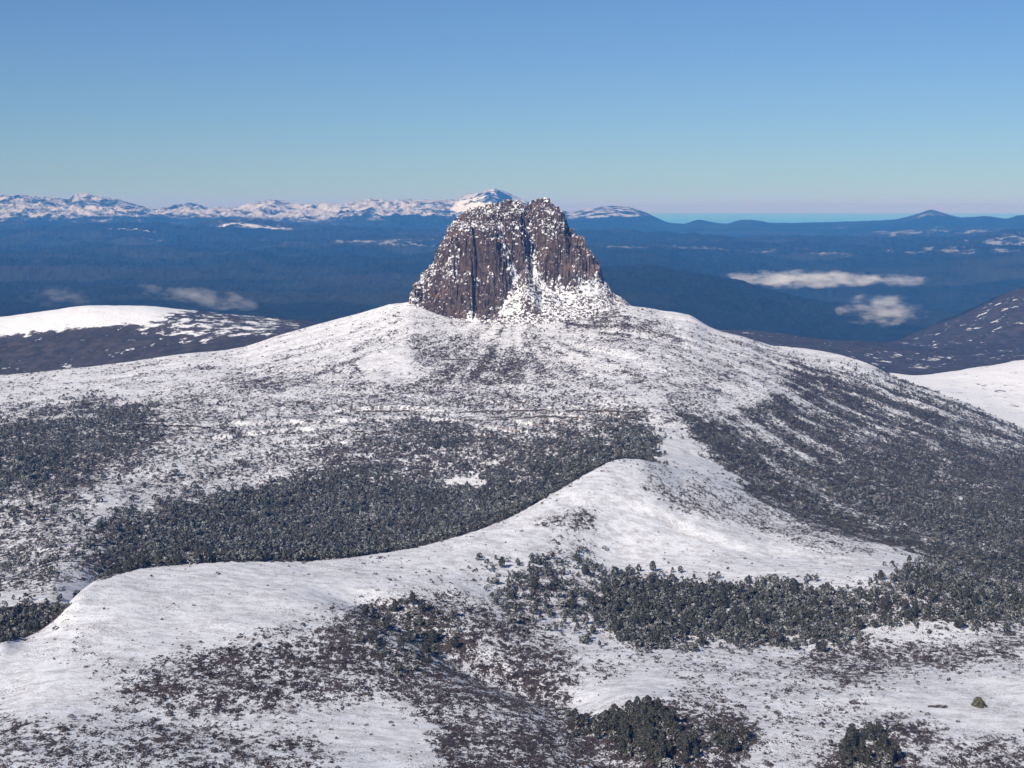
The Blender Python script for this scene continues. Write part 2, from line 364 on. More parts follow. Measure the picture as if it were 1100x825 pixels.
row_of = lambda k: int(np.searchsorted(TK, k - 1e-9))

# ---- relief detail
near = TK[:, None] < NEAR_LINES - 1
TZ = TZ0.copy()
amp = np.interp(TY, [250, 1000, 2500, 4500, 7000, 12000, 24000, 26500, 28500, 31500, 40000], [4, 7, 11, 13, 22, 110, 190, 150, 270, 190, 100])
wl_ = np.interp(TK, [0, 5, 13, 17, 20, 30], [160, 190, 260, 420, 1100, 1500])[:, None]
# keep the wavelength locally constant per block so that the noise stays continuous in the plane
d_near = fbm(TX / 190, TY / 190, 6, 3, 0.45); d_mid = fbm(TX / 480, TY / 480, 6, 11, 0.5); d_far = ridged(TX / 1300, TY / 1800, 8, 23, 0.68) * 0.8 + 0.2 * fbm(TX / 300, TY / 300, 4, 29)
w_mid = sstep(4300, 5600, TY); w_far = sstep(8600, 11500, TY)
det = d_near * (1 - w_mid) + d_mid * (w_mid - w_far) + d_far * w_far
sky_keep = np.ones_like(TK)
for kk in (6, 12):                                   # gentle along the two crest lines
    sky_keep *= 1 - 0.75 * np.exp(-((TK - kk) / 0.22)**2)
amp = amp * np.where(TY > 26000, 1 - 0.62 * sstep(570, 620, PX), 1.0)
TZ += 85 * ridged(TX / 520, TY / 900, 4, 47, 0.6) * sstep(27500, 29500, TY) * (1 - sstep(33000, 36000, TY)) * (1 - sstep(430, 480, PX))
TZ += 120 * ridged(TX / 2600 + 0.2 * gnoise(TX / 900, TY / 900, 53), TY / 1500, 3, 49, 0.45) * sstep(12500, 15000, TY) * (1 - sstep(22500, 25000, TY))
bl_keep = 1 - 0.75 * np.exp(-(((TX + 10) / 330)**2 + ((TY - 4480) / 260)**2))
TZ += amp * 0.8 * det * sky_keep[:, None] * bl_keep
# drainage gully across the foreground
gx = np.array([395, 470, 540, 600, 640, 665]); gy = np.array([1640, 1540, 1450, 1390, 1260, 1120])
gX = (gx - 550) / FPX * gy
gd = np.full(TY.shape, 1e9); rr = slice(0, row_of(6))
for i in range(5):
    ex, ey = gX[i + 1] - gX[i], gy[i + 1] - gy[i]; L2 = ex * ex + ey * ey
    t = np.clip(((TX[rr] - gX[i]) * ex + (TY[rr] - gy[i]) * ey) / L2, 0, 1)
    gd[rr] = np.minimum(gd[rr], np.hypot(TX[rr] - gX[i] - t * ex, TY[rr] - gy[i] - t * ey))
TZ -= 11 * np.exp(-(gd / 38)**2)
# erosion runnels down the flanks of the mountain
flank = sstep(8.6, 10.2, TK)[:, None] * (1 - sstep(12.2, 12.9, TK))[:, None]
cx, cy = 0.0, 4520.0
ang = np.arctan2(TX - cx, cy - TY); rad = np.hypot(TX - cx, TY - cy)
TZ += flank * 7.0 * fbm(ang * 9, rad / 900, 4, 41, 0.55) * sstep(80, 500, rad)
# sandstone ledges
def screen_py(): return YH + (CAM_Z - TZ) * FPX / TY
PY = screen_py()
led = poly_mask(PX, PY, [(150, 452), (250, 445), (370, 428), (480, 425), (600, 430), (700, 436), (690, 458), (600, 468), (480, 470), (360, 474), (200, 478)], 10) * ((TK > 9) & (TK < 12))[:, None]
led *= sstep(-0.25, 0.15, fbm(TX / 200, TY / 150, 3, 77))
zw = TZ + 4 * fbm(TX / 420, TY / 420, 2, 99)
q = zw / 9.0; fr = q - np.floor(q)
TZ += led * (np.floor(q) + sstep(0.80, 0.96, fr) - q + 0.4) * 9.0 * 0.9
PY = screen_py()

bank = poly_mask(PX, PY, [(600, 533), (650, 536), (692, 541), (740, 566), (800, 585), (880, 600), (900, 640), (560, 640)], 5) * sstep(575, 650, PX) * (1 - sstep(590, 618, PY)) * ((TK > 4.5) & (TK < 6.3))[:, None]
TZ -= 6.0 * bank
PY = screen_py()
# ---- cover of scrub and trees, laid on the ground where it grows
warp1 = fbm(TX / 60, TY / 90, 4, 51); warp2 = fbm(TX / 60, TY / 90, 4, 57)
warp3 = fbm(TX / 14, TY / 22, 3, 58); warp4 = fbm(TX / 14, TY / 22, 3, 59)
midw = (TK > 6.3)[:, None] * (TK < 12.5)[:, None] * (PX < 720)
wpx = PX + warp1 * 18 + warp3 * 7 + midw * fbm(TX / 170, TY / 240, 3, 61) * 26; wpy = PY + warp2 * 11 + warp4 * 5 + midw * fbm(TX / 150, TY / 240, 3, 62) * 12
frontL = (TK <= 6.02)[:, None] | (PX > 720)
midL = (TK > 6.02)[:, None] | (PX > 720)
COVER = np.full(TY.shape, 0.20); TREES = np.zeros(TY.shape); OLIVE = np.zeros(TY.shape); STONES = np.zeros(TY.shape)
nearmask = (TK <= NEAR_LINES - 1)
R_ = slice(0, row_of(NEAR_LINES - 1) + 1)
def paint(arr, val, pts, feather=10, layer=None, mode='mix', a=1.0):
    if arr is TREES: feather *= 1.8
    m = poly_mask(wpx[R_], wpy[R_], pts, feather) * a
    if layer == 'F': m = m * frontL[R_]
    elif layer == 'M': m = m * midL[R_]
    arr[R_] = arr[R_] + (val - arr[R_]) * m
# front
paint(COVER, 0.30, [(-60, 760), (60, 720), (150, 700), (330, 650), (560, 640), (620, 700), (1200, 680), (1200, 900), (-60, 900)], 18, 'F')
paint(COVER, 0.58, [(120, 745), (190, 705), (260, 690), (330, 676), (390, 642), (470, 638), (560, 655), (610, 700), (650, 780), (660, 850), (470, 850), (470, 795), (420, 750), (330, 752), (240, 775)], 16, 'F')
paint(COVER, 0.46, [(-60, 770), (60, 770), (150, 775), (330, 795), (390, 860), (-60, 860)], 14, 'F')
paint(COVER, 0.62, [(460, 790), (560, 765), (620, 780), (720, 860), (440, 860)], 14, 'F')
paint(COVER, 0.12, [(330, 770), (420, 760), (465, 785), (470, 860), (400, 860)], 14, 'F')
paint(COVER, 0.10, [(-60, 690), (60, 700), (120, 740), (90, 765), (-60, 768)], 12, 'F')
paint(COVER, 0.08, [(85, 650), (150, 615), (330, 608), (420, 600), (400, 635), (300, 670), (180, 695), (90, 690)], 14, 'F')
paint(COVER, 0.66, [(392, 655), (440, 648), (500, 672), (470, 705), (420, 722), (392, 700)], 14, 'F')
paint(OLIVE, 0.5, [(392, 655), (440, 648), (500, 672), (470, 705), (420, 722), (392, 700)], 14, 'F')
paint(COVER, 0.10, [(612, 745), (700, 715), (735, 735), (690, 755), (640, 770)], 10, 'F')
paint(COVER, 0.55, [(860, 700), (920, 690), (1000, 695), (1100, 670), (1100, 705), (1000, 715), (920, 735), (860, 730)], 12, 'F')
paint(COVER, 0.06, [(960, 735), (1110, 725), (1110, 790), (1040, 785), (990, 772), (940, 760)], 10, 'F')
paint(COVER, 0.60, [(890, 800), (955, 768), (1000, 770), (1010, 790), (990, 850), (870, 850)], 12, 'F')
paint(COVER, 0.55, [(1010, 800), (1110, 795), (1110, 850), (1010, 850)], 12, 'F')
paint(COVER, 0.62, [(640, 775), (700, 755), (800, 765), (820, 800), (760, 850), (650, 850)], 12, 'F')
paint(COVER, 0.10, [(420, 600), (560, 560), (660, 500), (700, 500), (800, 560), (985, 605), (900, 622), (640, 612), (560, 600), (460, 622)], 10, 'F')
paint(COVER, 0.50, [(570, 560), (618, 543), (655, 550), (645, 568), (600, 575)], 8, 'F')
paint(COVER, 0.36, [(592, 572), (630, 572), (645, 612), (585, 612)], 8, 'F')
paint(COVER, 0.42, [(690, 502), (760, 512), (850, 550), (960, 588), (900, 598), (800, 570), (720, 545), (690, 525)], 9, 'F')
paint(COVER, 0.0, [(640, 535), (690, 535), (740, 565), (830, 590), (820, 598), (720, 575), (640, 552)], 6, 'F')
BAND = [(535, 628), (575, 608), (615, 618), (660, 622), (760, 628), (865, 628), (890, 645), (880, 685), (830, 693), (760, 690), (700, 694), (650, 682), (612, 655), (575, 652), (540, 655)]
paint(TREES, 0.9, BAND, 7, 'F'); paint(COVER, 0.52, BAND, 9, 'F')
paint(TREES, 0.92, [(540, 628), (580, 610), (650, 614), (680, 690), (640, 676), (610, 650), (550, 656)], 3, 'F')
RBAND = [(880, 640), (940, 628), (990, 606), (1040, 596), (1110, 615), (1110, 670), (1000, 674), (930, 668), (925, 688), (875, 692)]
paint(TREES, 0.55, RBAND, 8, 'F'); paint(COVER, 0.56, RBAND, 9, 'F')
CLUMP = [(652, 775), (688, 760), (722, 775), (728, 792), (706, 830), (668, 810)]
paint(TREES, 0.95, CLUMP, 5, 'F')
for c_ in ([(735, 792), (757, 794), (757, 818), (737, 818)], [(772, 790), (800, 792), (800, 804), (775, 804)], [(612, 772), (640, 780), (640, 794), (618, 788)], [(905, 800), (945, 780), (960, 830), (900, 840)]):
    paint(TREES, 0.6, c_, 4, 'F')
paint(TREES, 0.25, [(520, 610), (640, 600), (650, 690), (540, 665)], 8, 'F')
paint(TREES, 0.22, [(392, 655), (440, 648), (500, 672), (470, 705), (420, 722), (392, 700)], 10, 'F')
# mountain flank
paint(COVER, 0.47, [(-60, 430), (150, 425), (300, 390), (420, 345), (700, 340), (760, 440), (700, 480), (600, 530), (-60, 620)], 14, 'M')
paint(COVER, 0.30, [(-60, 405), (180, 385), (260, 380), (230, 415), (60, 430), (-60, 440)], 10, 'M')
paint(COVER, 0.50, [(230, 412), (300, 385), (360, 358), (375, 365), (320, 400), (250, 430)], 8, 'M', a=0.9)
paint(COVER, 0.55, [(395, 408), (440, 385), (500, 368), (570, 372), (610, 395), (560, 412), (470, 418)], 9, 'M')
paint(COVER, 0.02, [(385, 392), (430, 370), (455, 378), (440, 398), (400, 408)], 8, 'M')
paint(COVER, 0.12, [(330, 372), (400, 340), (440, 345), (400, 375), (340, 395)], 8, 'M')
paint(COVER, 0.30, [(610, 380), (690, 380), (720, 440), (705, 470), (690, 445), (640, 410)], 9, 'M')
paint(COVER, 0.45, [(700, 345), (840, 380), (850, 410), (745, 440), (720, 400)], 10, 'M')
paint(COVER, 0.05, [(835, 372), (885, 378), (940, 398), (920, 402), (870, 388)], 4, 'M')
paint(COVER, 0.10, [(705, 470), (740, 460), (800, 520), (740, 512), (700, 497)], 8, 'M')
paint(COVER, 0.50, [(-60, 565), (100, 555), (120, 612), (60, 640), (-60, 640)], 10, 'M')
paint(COVER, 0.02, [(-60, 642), (40, 640), (90, 632), (80, 645), (-60, 656)], 4, 'M')
FOREST = [(95, 606), (105, 562), (190, 535), (260, 528), (330, 508), (400, 498), (480, 515), (560, 508), (640, 478), (700, 462), (700, 492), (660, 520), (600, 560), (500, 610), (400, 640), (330, 645), (120, 650)]
paint(TREES, 0.97, FOREST, 8, 'M'); paint(COVER, 0.66, FOREST, 10, 'M')
MIDW = [(325, 500), (370, 470), (420, 455), (500, 450), (560, 470), (640, 455), (690, 448), (705, 485), (640, 505), (500, 515), (420, 505)]
paint(TREES, 0.78, MIDW, 9, 'M'); paint(COVER, 0.62, MIDW, 9, 'M')
LEFTW = [(-60, 455), (50, 444), (110, 428), (165, 440), (185, 452), (160, 482), (80, 525), (-60, 548)]
paint(TREES, 0.92, LEFTW, 9, 'M'); paint(COVER, 0.62, LEFTW, 9, 'M')
paint(TREES, 0.75, [(-60, 548), (60, 528), (100, 535), (90, 552), (30, 562), (-60, 572)], 7, 'M')
paint(TREES, 0.16, [(180, 440), (330, 440), (400, 450), (340, 500), (200, 515), (130, 520)], 10, 'M', a=0.9)
paint(TREES, 0.20, [(400, 430), (560, 425), (660, 435), (640, 455), (480, 450)], 9, 'M', a=0.8)
paint(TREES, 0.30, [(-60, 570), (100, 562), (110, 612), (60, 635), (-60, 640)], 8, 'M', a=0.8)
paint(TREES, 0.0, [(466, 508), (520, 506), (522, 519), (470, 520)], 3, 'M')
paint(COVER, 0.1, [(466, 508), (520, 506), (522, 519), (470, 520)], 3, 'M')
POCKET = [(-60, 660), (80, 647), (95, 655), (70, 690), (-60, 710)]
paint(TREES, 1.0, POCKET, 3, 'M'); paint(COVER, 0.7, POCKET, 4, 'M')
# benches of the sandstone: the trees stand in bands along the contours
band = sstep(-0.22, 0.22, fbm(TX / 170, TZ / 10.0, 4, 91, 0.6))
TREES *= np.where((TK > 6.3)[:, None], 0.30 + 0.70 * np.maximum(band, sstep(0.75, 0.95, TREES) * 0.70), 1.0)
# right flank
RIGHT = [(850, 385), (905, 395), (960, 408), (1020, 428), (1130, 475), (1130, 620), (1040, 598), (950, 575), (850, 545), (785, 508), (738, 470), (735, 448), (800, 440), (845, 420)]
strk = 0.95 * fbm(ang * 15, rad / 620, 4, 61, 0.6) + 0.45 * fbm(TX / 90, TY / 140, 4, 63, 0.6)
mR = poly_mask(wpx[R_], wpy[R_], RIGHT, 12) * midL[R_]
COVER[R_] += (np.clip(0.66 + strk[R_] * 0.65, 0.05, 0.95) - COVER[R_]) * mR
TREES[R_] += (np.clip(0.20 + strk[R_] * 0.8, 0, 1) - TREES[R_]) * mR
OLIVE[R_] += (0.35 - OLIVE[R_]) * mR
DARKR = [(925, 475), (1000, 485), (1130, 505), (1130, 610), (1030, 588), (940, 553), (880, 515)]
paint(COVER, 0.72, DARKR, 14, None); paint(TREES, 0.50, DARKR, 14, None, a=0.9)
EDGE = [(785, 500), (830, 520), (930, 558), (1040, 590), (1130, 610), (1130, 632), (1000, 600), (900, 572), (810, 535)]
paint(COVER, 0.78, EDGE, 6, None); paint(OLIVE, 0.85, EDGE, 8, None)
paint(COVER, 0.33, [(300, 385), (420, 338), (560, 345), (700, 340), (830, 375), (760, 410), (640, 380), (560, 366), (480, 362), (400, 378), (320, 405)], 8, 'M', a=0.8)
# bare stones on the upper slopes
paint(STONES, 0.5, [(400, 345), (540, 338), (700, 340), (760, 360), (720, 420), (600, 420), (450, 420), (380, 400)], 14, 'M')
paint(STONES, 1.0, [(580, 325), (650, 328), (700, 345), (735, 372), (660, 362), (600, 345)], 8, 'M')
paint(COVER, 0.55, [(600, 333), (650, 330), (700, 345), (735, 372), (660, 362), (600, 350)], 8, 'M')
bandc = fbm(TX / 210, TZ / 9.0, 4, 93, 0.6) * ((TK > 8.5) & (TK < 12.3))[:, None]
COVER = np.clip(COVER + (bandc * 0.22 * sstep(345, 420, PY) + 0.45 * fbm(ang * 12, rad / 420, 4, 95, 0.62) * sstep(60, 200, rad) * ((TK > 9.5) & (TK < 12.6))[:, None] * (1 - sstep(395, 440, PY))) * sstep(0.05, 0.3, COVER) + (fbm(TX / 45, TY / 70, 4, 71, 0.6) * 0.30 + fbm(TX / 11, TY / 20, 3, 73) * 0.22) * sstep(0.05, 0.35, COVER), 0, 1)

# hills of the middle distance
H_ = slice(row_of(NEAR_LINES - 1), row_of(MID_LINES - 1) + 1)
hp, hy = wpx[H_], wpy[H_]
hc = np.full(hp.shape, 0.74)
hc -= 0.74 * poly_mask(PX[H_] + warp1[H_] * 16, PY[H_] + warp2[H_] * 4, [(-450, 335), (-60, 346), (0, 338), (60, 325), (170, 322), (205, 332), (150, 344), (80, 349), (30, 356), (-60, 362), (-450, 365)], 9) * (TK[H_] < 16)[:, None]
hc -= 0.22 * poly_mask(hp, hy, [(140, 340), (300, 340), (320, 352), (220, 365), (150, 355)], 8)
hc -= 0.46 * poly_mask(PX[H_] + warp1[H_] * 8, PY[H_] + warp2[H_] * 2, [(940, 402), (1000, 398), (1060, 388), (1160, 378), (1540, 362), (1540, 600), (1160, 560), (1000, 445), (940, 430)], 3) * (TK[H_] < 15.02)[:, None]
hc -= 0.05 * poly_mask(hp, hy, [(930, 375), (1130, 372), (1130, 392), (1000, 398), (940, 395)], 5)
hc -= 0.05 * poly_mask(hp, hy, [(1040, 330), (1110, 305), (1130, 345), (1060, 350)], 8)
COVER[H_] = hc

# far country: how much snow lies there
F_ = slice(row_of(MID_LINES - 1), NR)
fx, fy = PX[F_] + warp1[F_] * 4, PY[F_] + fbm(TX[F_] / 900, TY[F_] / 900, 4, 81) * 6
SN = np.zeros(fx.shape)
SN += 0.50 * poly_mask(fx, fy, [(-450, 190), (560, 190), (575, 228), (520, 240), (430, 238), (330, 242), (260, 238), (170, 238), (90, 240), (-450, 242)], 8)
SN = np.maximum(SN, 0.60 * poly_mask(fx, fy, [(470, 232), (495, 214), (518, 204), (532, 202), (540, 212), (530, 228)], 4))
SN = np.maximum(SN, 0.5 * poly_mask(fx, fy, [(600, 215), (700, 215), (705, 232), (660, 236), (610, 238)], 4))
SN = np.maximum(SN, 0.40 * poly_mask(fx, fy, [(970, 215), (1030, 222), (1035, 233), (1000, 236), (965, 238)], 3))
SN = np.maximum(SN, 0.55 * poly_mask(fx, fy, [(225, 241), (258, 239), (300, 243), (330, 247), (280, 247), (225, 245)], 2))
SN = np.maximum(SN, 0.57 * poly_mask(fx, fy, [(100, 243), (180, 244), (190, 250), (105, 248)], 2))
for pl, v in (([(650, 260), (800, 262), (920, 266), (1110, 256), (1110, 272), (900, 276), (760, 272), (650, 268)], 0.41), ([(350, 256), (470, 258), (470, 264), (360, 263)], 0.50), ([(150, 254), (330, 258), (330, 263), (150, 260)], 0.45), ([(0, 275), (80, 276), (80, 283), (10, 283)], 0.40), ([(860, 244), (1110, 244), (1110, 256), (960, 254)], 0.42), ([(1030, 256), (1110, 252), (1110, 266), (1040, 266)], 0.46)):
    SN = np.maximum(SN, v * poly_mask(fx, fy, pl, 4))

def sheet(name, ra, rb, mat, attrs):
    rs = slice(ra, rb + 1)
    co = np.stack([TX[rs], TY[rs], TZ[rs]], -1).reshape(-1, 3)
    o = mesh_np(name, co, grid_faces(rb - ra + 1, NC), mat, {k: v for k, v in attrs.items()})
    tag(o, kind='structure'); return o
rN, rM = row_of(NEAR_LINES - 1), row_of(MID_LINES - 1)
g = sheet('ground', 0, rN, M_ground, {'cover': COVER[:rN + 1], 'olive': OLIVE[:rN + 1]})
tag(g, 'snow covered mountainside with patches of dark scrub', 'hillside')
g = sheet('hills', rN, rM, M_hill, {'cover': COVER[H_]}); tag(g, 'dark wooded hills with snowy tops behind the mountain', 'hills')
g = sheet('mountains', rM, NR - 1, M_far, {'snow': SN}); tag(g, 'hazy blue forest country and far snowy range on the horizon', 'mountains')
# the sea beyond
n = 64; R = 380000.0
a = np.linspace(0, 2 * PI, n, endpoint=False)
sea_co = [(math.cos(t) * R, math.sin(t) * R, 0.0) for t in a]
me = bpy.data.meshes.new('sea'); me.from_pydata(sea_co, [], [list(range(n))]); me.materials.append(M_sea)
sea = bpy.data.objects.new('sea', me); COL.objects.link(sea); tag(sea, 'pale strip of sea on the horizon', 'sea', kind='structure')

# ------------------------------------------------------------------ the rock bluff
BY0 = 4395.0
PROF = {
 425: [(-60, 352), (0, 350), (200, 352), (420, 390)],
 438: [(-40, 350), (0, 337), (30, 331), (100, 330), (200, 342), (420, 390)],
 446: [(-40, 350), (0, 337), (12, 315), (60, 303), (120, 307), (300, 360), (420, 390)],
 455: [(-40, 350), (0, 338), (12, 318), (60, 298), (120, 296), (250, 330), (420, 385)],
 465: [(-40, 350), (0, 339), (12, 305), (60, 288), (120, 284), (200, 292), (420, 380)],
 474: [(-40, 350), (0, 340), (12, 300), (50, 280), (100, 266), (150, 266), (300, 330), (420, 370)],
 482: [(-40, 350), (0, 340), (12, 288), (45, 262), (110, 248), (160, 246), (350, 330), (420, 360)],
 492: [(-40, 350), (0, 341), (10, 285), (20, 258), (60, 245), (120, 239), (180, 234), (380, 320), (420, 350)],
 505: [(-40, 350), (0, 341), (10, 282), (18, 254), (60, 242), (120, 233), (200, 225.5), (400, 315), (420, 330)],
 518: [(-40, 350), (0, 341), (10, 288), (18, 256), (60, 243), (120, 232), (220, 221), (420, 310)],
 530: [(-40, 350), (0, 340), (10, 286), (20, 262), (50, 252), (100, 238), (220, 219), (420, 305)],
 539: [(-40, 350), (0, 338), (8, 322), (25, 298), (60, 268), (110, 246), (230, 217), (420, 300)],
 548: [(-40, 350), (0, 337), (8, 319), (40, 302), (75, 282), (110, 256), (160, 229), (230, 216), (420, 300)],
 558: [(-40, 350), (0, 337), (8, 320), (50, 302), (85, 288), (98, 258), (150, 238), (230, 217), (420, 300)],
 565: [(-40, 350), (0, 336), (8, 322), (60, 301), (100, 281), (135, 258), (180, 238), (230, 219.5), (420, 300)],
 573: [(-40, 350), (0, 337), (8, 326), (70, 306), (115, 286), (145, 262), (180, 238), (230, 217), (420, 300)],
 582: [(-40, 350), (0, 338), (80, 311), (110, 293), (120, 262), (150, 240), (220, 214.5), (420, 300)],
 590: [(-40, 350), (0, 338), (85, 312), (110, 300), (118, 266), (150, 240), (215, 216), (420, 300)],
 597: [(-40, 350), (0, 339), (90, 314), (110, 303), (118, 268), (150, 240), (210, 222), (400, 305), (420, 320)],
 605: [(-40, 350), (0, 340), (90, 317), (112, 304), (120, 268), (150, 246), (210, 232), (400, 310), (420, 325)],
 611: [(-40, 350), (0, 340), (90, 318), (112, 304), (122, 280), (150, 266), (215, 246), (400, 315), (420, 330)],
 616: [(-40, 350), (0, 341), (90, 317), (112, 302), (122, 274), (160, 257), (210, 249), (400, 318), (420, 330)],
 624: [(-40, 351), (0, 342), (100, 314), (120, 296), (130, 272), (170, 259), (210, 256), (400, 322), (420, 330)],
 632: [(-40, 351), (0, 342), (100, 315), (130, 295), (140, 276), (180, 267), (240, 270), (400, 330), (420, 335)],
 640: [(-40, 352), (0, 343), (100, 317), (135, 301), (145, 288), (200, 283), (400, 340), (420, 345)],
 649: [(-40, 352), (0, 344), (100, 320), (140, 308), (200, 301), (400, 350), (420, 355)],
 662: [(-40, 353), (0, 345), (100, 327), (190, 317), (300, 332), (420, 360)],
 685: [(-40, 354), (0, 347), (150, 332), (300, 345), (420, 370)],
 715: [(-40, 362), (0, 360), (150, 352), (300, 365), (420, 380)],
}
st = 1.45
bx = np.arange(-345, 445, st); by = np.arange(BY0 - 38, BY0 + 400, st)
BX, BYY = np.meshgrid(bx, by)
vgrid = np.arange(-40, 421, 2.0); cols = sorted(PROF)
for c_ in cols:
    if c_ < 562: PROF[c_] = [(v if v < 6 else v + 32 * (1 - v / 420), p) for v, p in PROF[c_]]
    elif c_ < 655: PROF[c_] = [(v if v <= 112 else v + 22 * (1 - v / 420), p) for v, p in PROF[c_]]
prof = np.array([pchip1([p[0] for p in PROF[c]], [p[1] for p in PROF[c]], vgrid) for c in cols])
def bluff_py(px, v):
    px = np.clip(px, cols[0], cols[-1] - 1e-6); v = np.clip(v, -40, 419.9)
    ci = np.clip(np.searchsorted(cols, px) - 1, 0, len(cols) - 2); ca = np.array(cols, float)
    t = (px - ca[ci]) / (ca[ci + 1] - ca[ci]); t = t * t * (3 - 2 * t) * 0.6 + t * 0.4
    vi = (v + 40) / 2.0; i0 = np.clip(vi.astype(int), 0, len(vgrid) - 2); f = vi - i0
    a0 = prof[ci, i0] * (1 - f) + prof[ci, i0 + 1] * f; a1 = prof[ci + 1, i0] * (1 - f) + prof[ci + 1, i0 + 1] * f
    return a0 + (a1 - a0) * t
# jittered cells = dolerite columns
def voronoi(x, y, cs, seed, ax=1.0, ay=1.0):
    gx_, gy_ = x / (cs * ax), y / (cs * ay)
    ix, iy = np.floor(gx_), np.floor(gy_)
    best = np.full(x.shape, 1e9); sxx = np.zeros(x.shape); syy = np.zeros(x.shape); hid = np.zeros(x.shape)
    for dx in (-1, 0, 1):
        for dy in (-1, 0, 1):
            cxx = ix + dx + 0.15 + 0.7 * _hash(ix + dx, iy + dy, seed); cyy = iy + dy + 0.15 + 0.7 * _hash(ix + dx, iy + dy, seed + 1)
            d = (gx_ - cxx)**2 + (gy_ - cyy)**2; b = d < best
            best = np.where(b, d, best); sxx = np.where(b, cxx * cs * ax, sxx); syy = np.where(b, cyy * cs * ay, syy)
            hid = np.where(b, _hash(ix + dx, iy + dy, seed + 2), hid)
    return sxx, syy, hid
def bluff_z(x, y, k=1.0):
    wx = x + k * 5 * gnoise(x / 26, y / 26, 5) + k * 2.5 * gnoise(x / 9, y / 9, 8); wy = y + k * 9 * gnoise(x / 22, y / 40, 6) + k * 5 * gnoise(x / 8, y / 20, 9)
    if k > 0.5:                                          # buttresses standing forward of their neighbours
        _, _, hb = voronoi(x + 17 * gnoise(x / 17, y / 11, 13), y, 40.0, 191, 1.0, 4.0); wy = wy + (hb - 0.5) * 26 * sstep(-10, 30, y - BY0)
    px = 550 + FPX * wx / y
    py = bluff_py(px, wy - BY0)
    return CAM_Z - y * (py - YH) / FPX
_bz = bluff_z
def bluff_z(x, y):                                       # broken into ledges a few tens of metres high
    z = _bz(x, y); q = (z + 14 * gnoise(x / 45, y / 45, 7) + 6 * gnoise(x / 14, y / 14, 12)) / 42.0; f = q - np.floor(q)
    return z + (sstep(0.25, 0.75, f) - f) * 42.0 * 0.55 * sstep(1195, 1225, z)
Z0 = _bz(BX, BYY)
e = 3.0
sx = (_bz(BX + e, BYY) - _bz(BX - e, BYY)) / (2 * e); sy = (_bz(BX, BYY + e) - _bz(BX, BYY - e)) / (2 * e)
slope = np.hypot(sx, sy)
jx = BX + 1.2 * gnoise(BX / 5, BYY / 5, 15); jy = BYY + 1.2 * gnoise(BX / 5, BYY / 5, 16)
cx1, cy1, h1 = voronoi(jx, jy, 9.0, 101, 0.95, 0.8)
cx2, cy2, h2 = voronoi(jx, jy, 22.0, 131, 1.0, 0.8)
zc = bluff_z(cx1, cy1) + (h1 - 0.5) * 11 + (h2 - 0.5) * 17
cx3, cy3, h3 = voronoi(jx, jy, 6.5, 161)
zb = bluff_z(cx3, cy3) + (h3 - 0.5) * 6 + (h2 - 0.5) * 3
zt = _bz(BX, BYY, 0.15) + 1.6 * fbm(BX / 9, BYY / 9, 4, 171) + 2.5 * np.maximum(0, h3 - 0.72) * 4
VV = BYY - BY0; PXB = 550 + FPX * BX / BYY
PYB = YH + (CAM_Z - Z0) * FPX / BYY
# talus = gentle ground in front of the right buttress and at the foot
tal_poly = poly_mask(PXB, PYB, [(420, 400), (420, 345), (440, 338), (500, 344), (535, 343), (540, 312), (552, 285), (563, 276), (575, 283), (590, 300), (606, 306), (622, 298), (638, 298), (652, 302), (672, 312), (730, 340), (730, 400)], 4)
w_cliff = sstep(1.0, 1.7, slope) * (1 - tal_poly)
w_block = (1 - w_cliff) * (1 - tal_poly)
crag = 9 * fbm(BX / 30, BYY / 18, 4, 231, 0.55)
zc = 0.72 * zc + 0.28 * (Z0 + 4 * fbm(BX / 7, BYY / 7, 3, 233)) + crag
ZB = zc * w_cliff + zb * w_block + zt * np.clip(1 - w_cliff - w_block, 0, 1)
ZB = ZB + 0.8 * fbm(BX / 4, BYY / 4, 3, 181)
# sink the rim below the hillside
rim = np.minimum.reduce([sstep(0, 40, BX - bx[0]), sstep(0, 40, bx[-1] - BX), sstep(0, 60, by[-1] - BYY)])
ZB = ZB - (1 - rim) * 60
scree = np.clip(tal_poly, 0, 1)
bw1 = PXB + 3.0 * gnoise(BX / 14, BYY / 14, 211); bw2 = PYB + 2.5 * gnoise(BX / 11, BYY / 18, 213)
BS = 0.38 - 0.12 * w_cliff
def bs(v, pts, f=3.0, a=1.0):
    global BS
    BS = BS + (v - BS) * poly_mask(bw1, bw2, pts, f) * a
BS = BS + (0.28 - BS) * tal_poly
bs(0.39, [(470, 268), (482, 238), (505, 222), (545, 212), (592, 212), (612, 245), (600, 262), (560, 262), (540, 245), (490, 256)], 4)
bs(0.48, [(478, 287), (500, 295), (520, 293), (537, 301), (537, 309), (518, 302), (500, 304), (474, 301)], 2)
bs(0.50, [(436, 332), (444, 310), (462, 286), (472, 276), (466, 302), (452, 330)], 3)
bs(0.15, [(497, 256), (518, 252), (521, 290), (500, 291)], 3)
bs(0.15, [(523, 257), (541, 263), (543, 289), (526, 294)], 3)
bs(0.15, [(453, 337), (461, 313), (497, 307), (501, 341)], 3)
bs(0.17, [(503, 307), (512, 301), (536, 307), (535, 338), (515, 339)], 3)
bs(0.55, [(478, 280), (494, 264), (496, 276), (482, 300)], 2)
bs(0.75, [(516, 264), (521, 264), (521, 275), (515, 276)], 1.5)
bs(0.50, [(508, 296), (516, 296), (518, 312), (510, 316)], 2)
bs(0.85, [(500, 345), (506, 330), (513, 345)], 1.5)
bs(0.45, [(534, 312), (552, 304), (580, 318), (582, 336), (536, 338)], 3)
bs(0.17, [(582, 268), (594, 260), (608, 248), (616, 255), (616, 298), (605, 303), (591, 292)], 3)
bs(0.26, [(616, 256), (628, 262), (646, 294), (640, 299), (618, 288)], 2)
bs(0.64, [(536, 244), (543, 242), (541, 258), (548, 280), (560, 292), (552, 300), (540, 276)], 2.5)
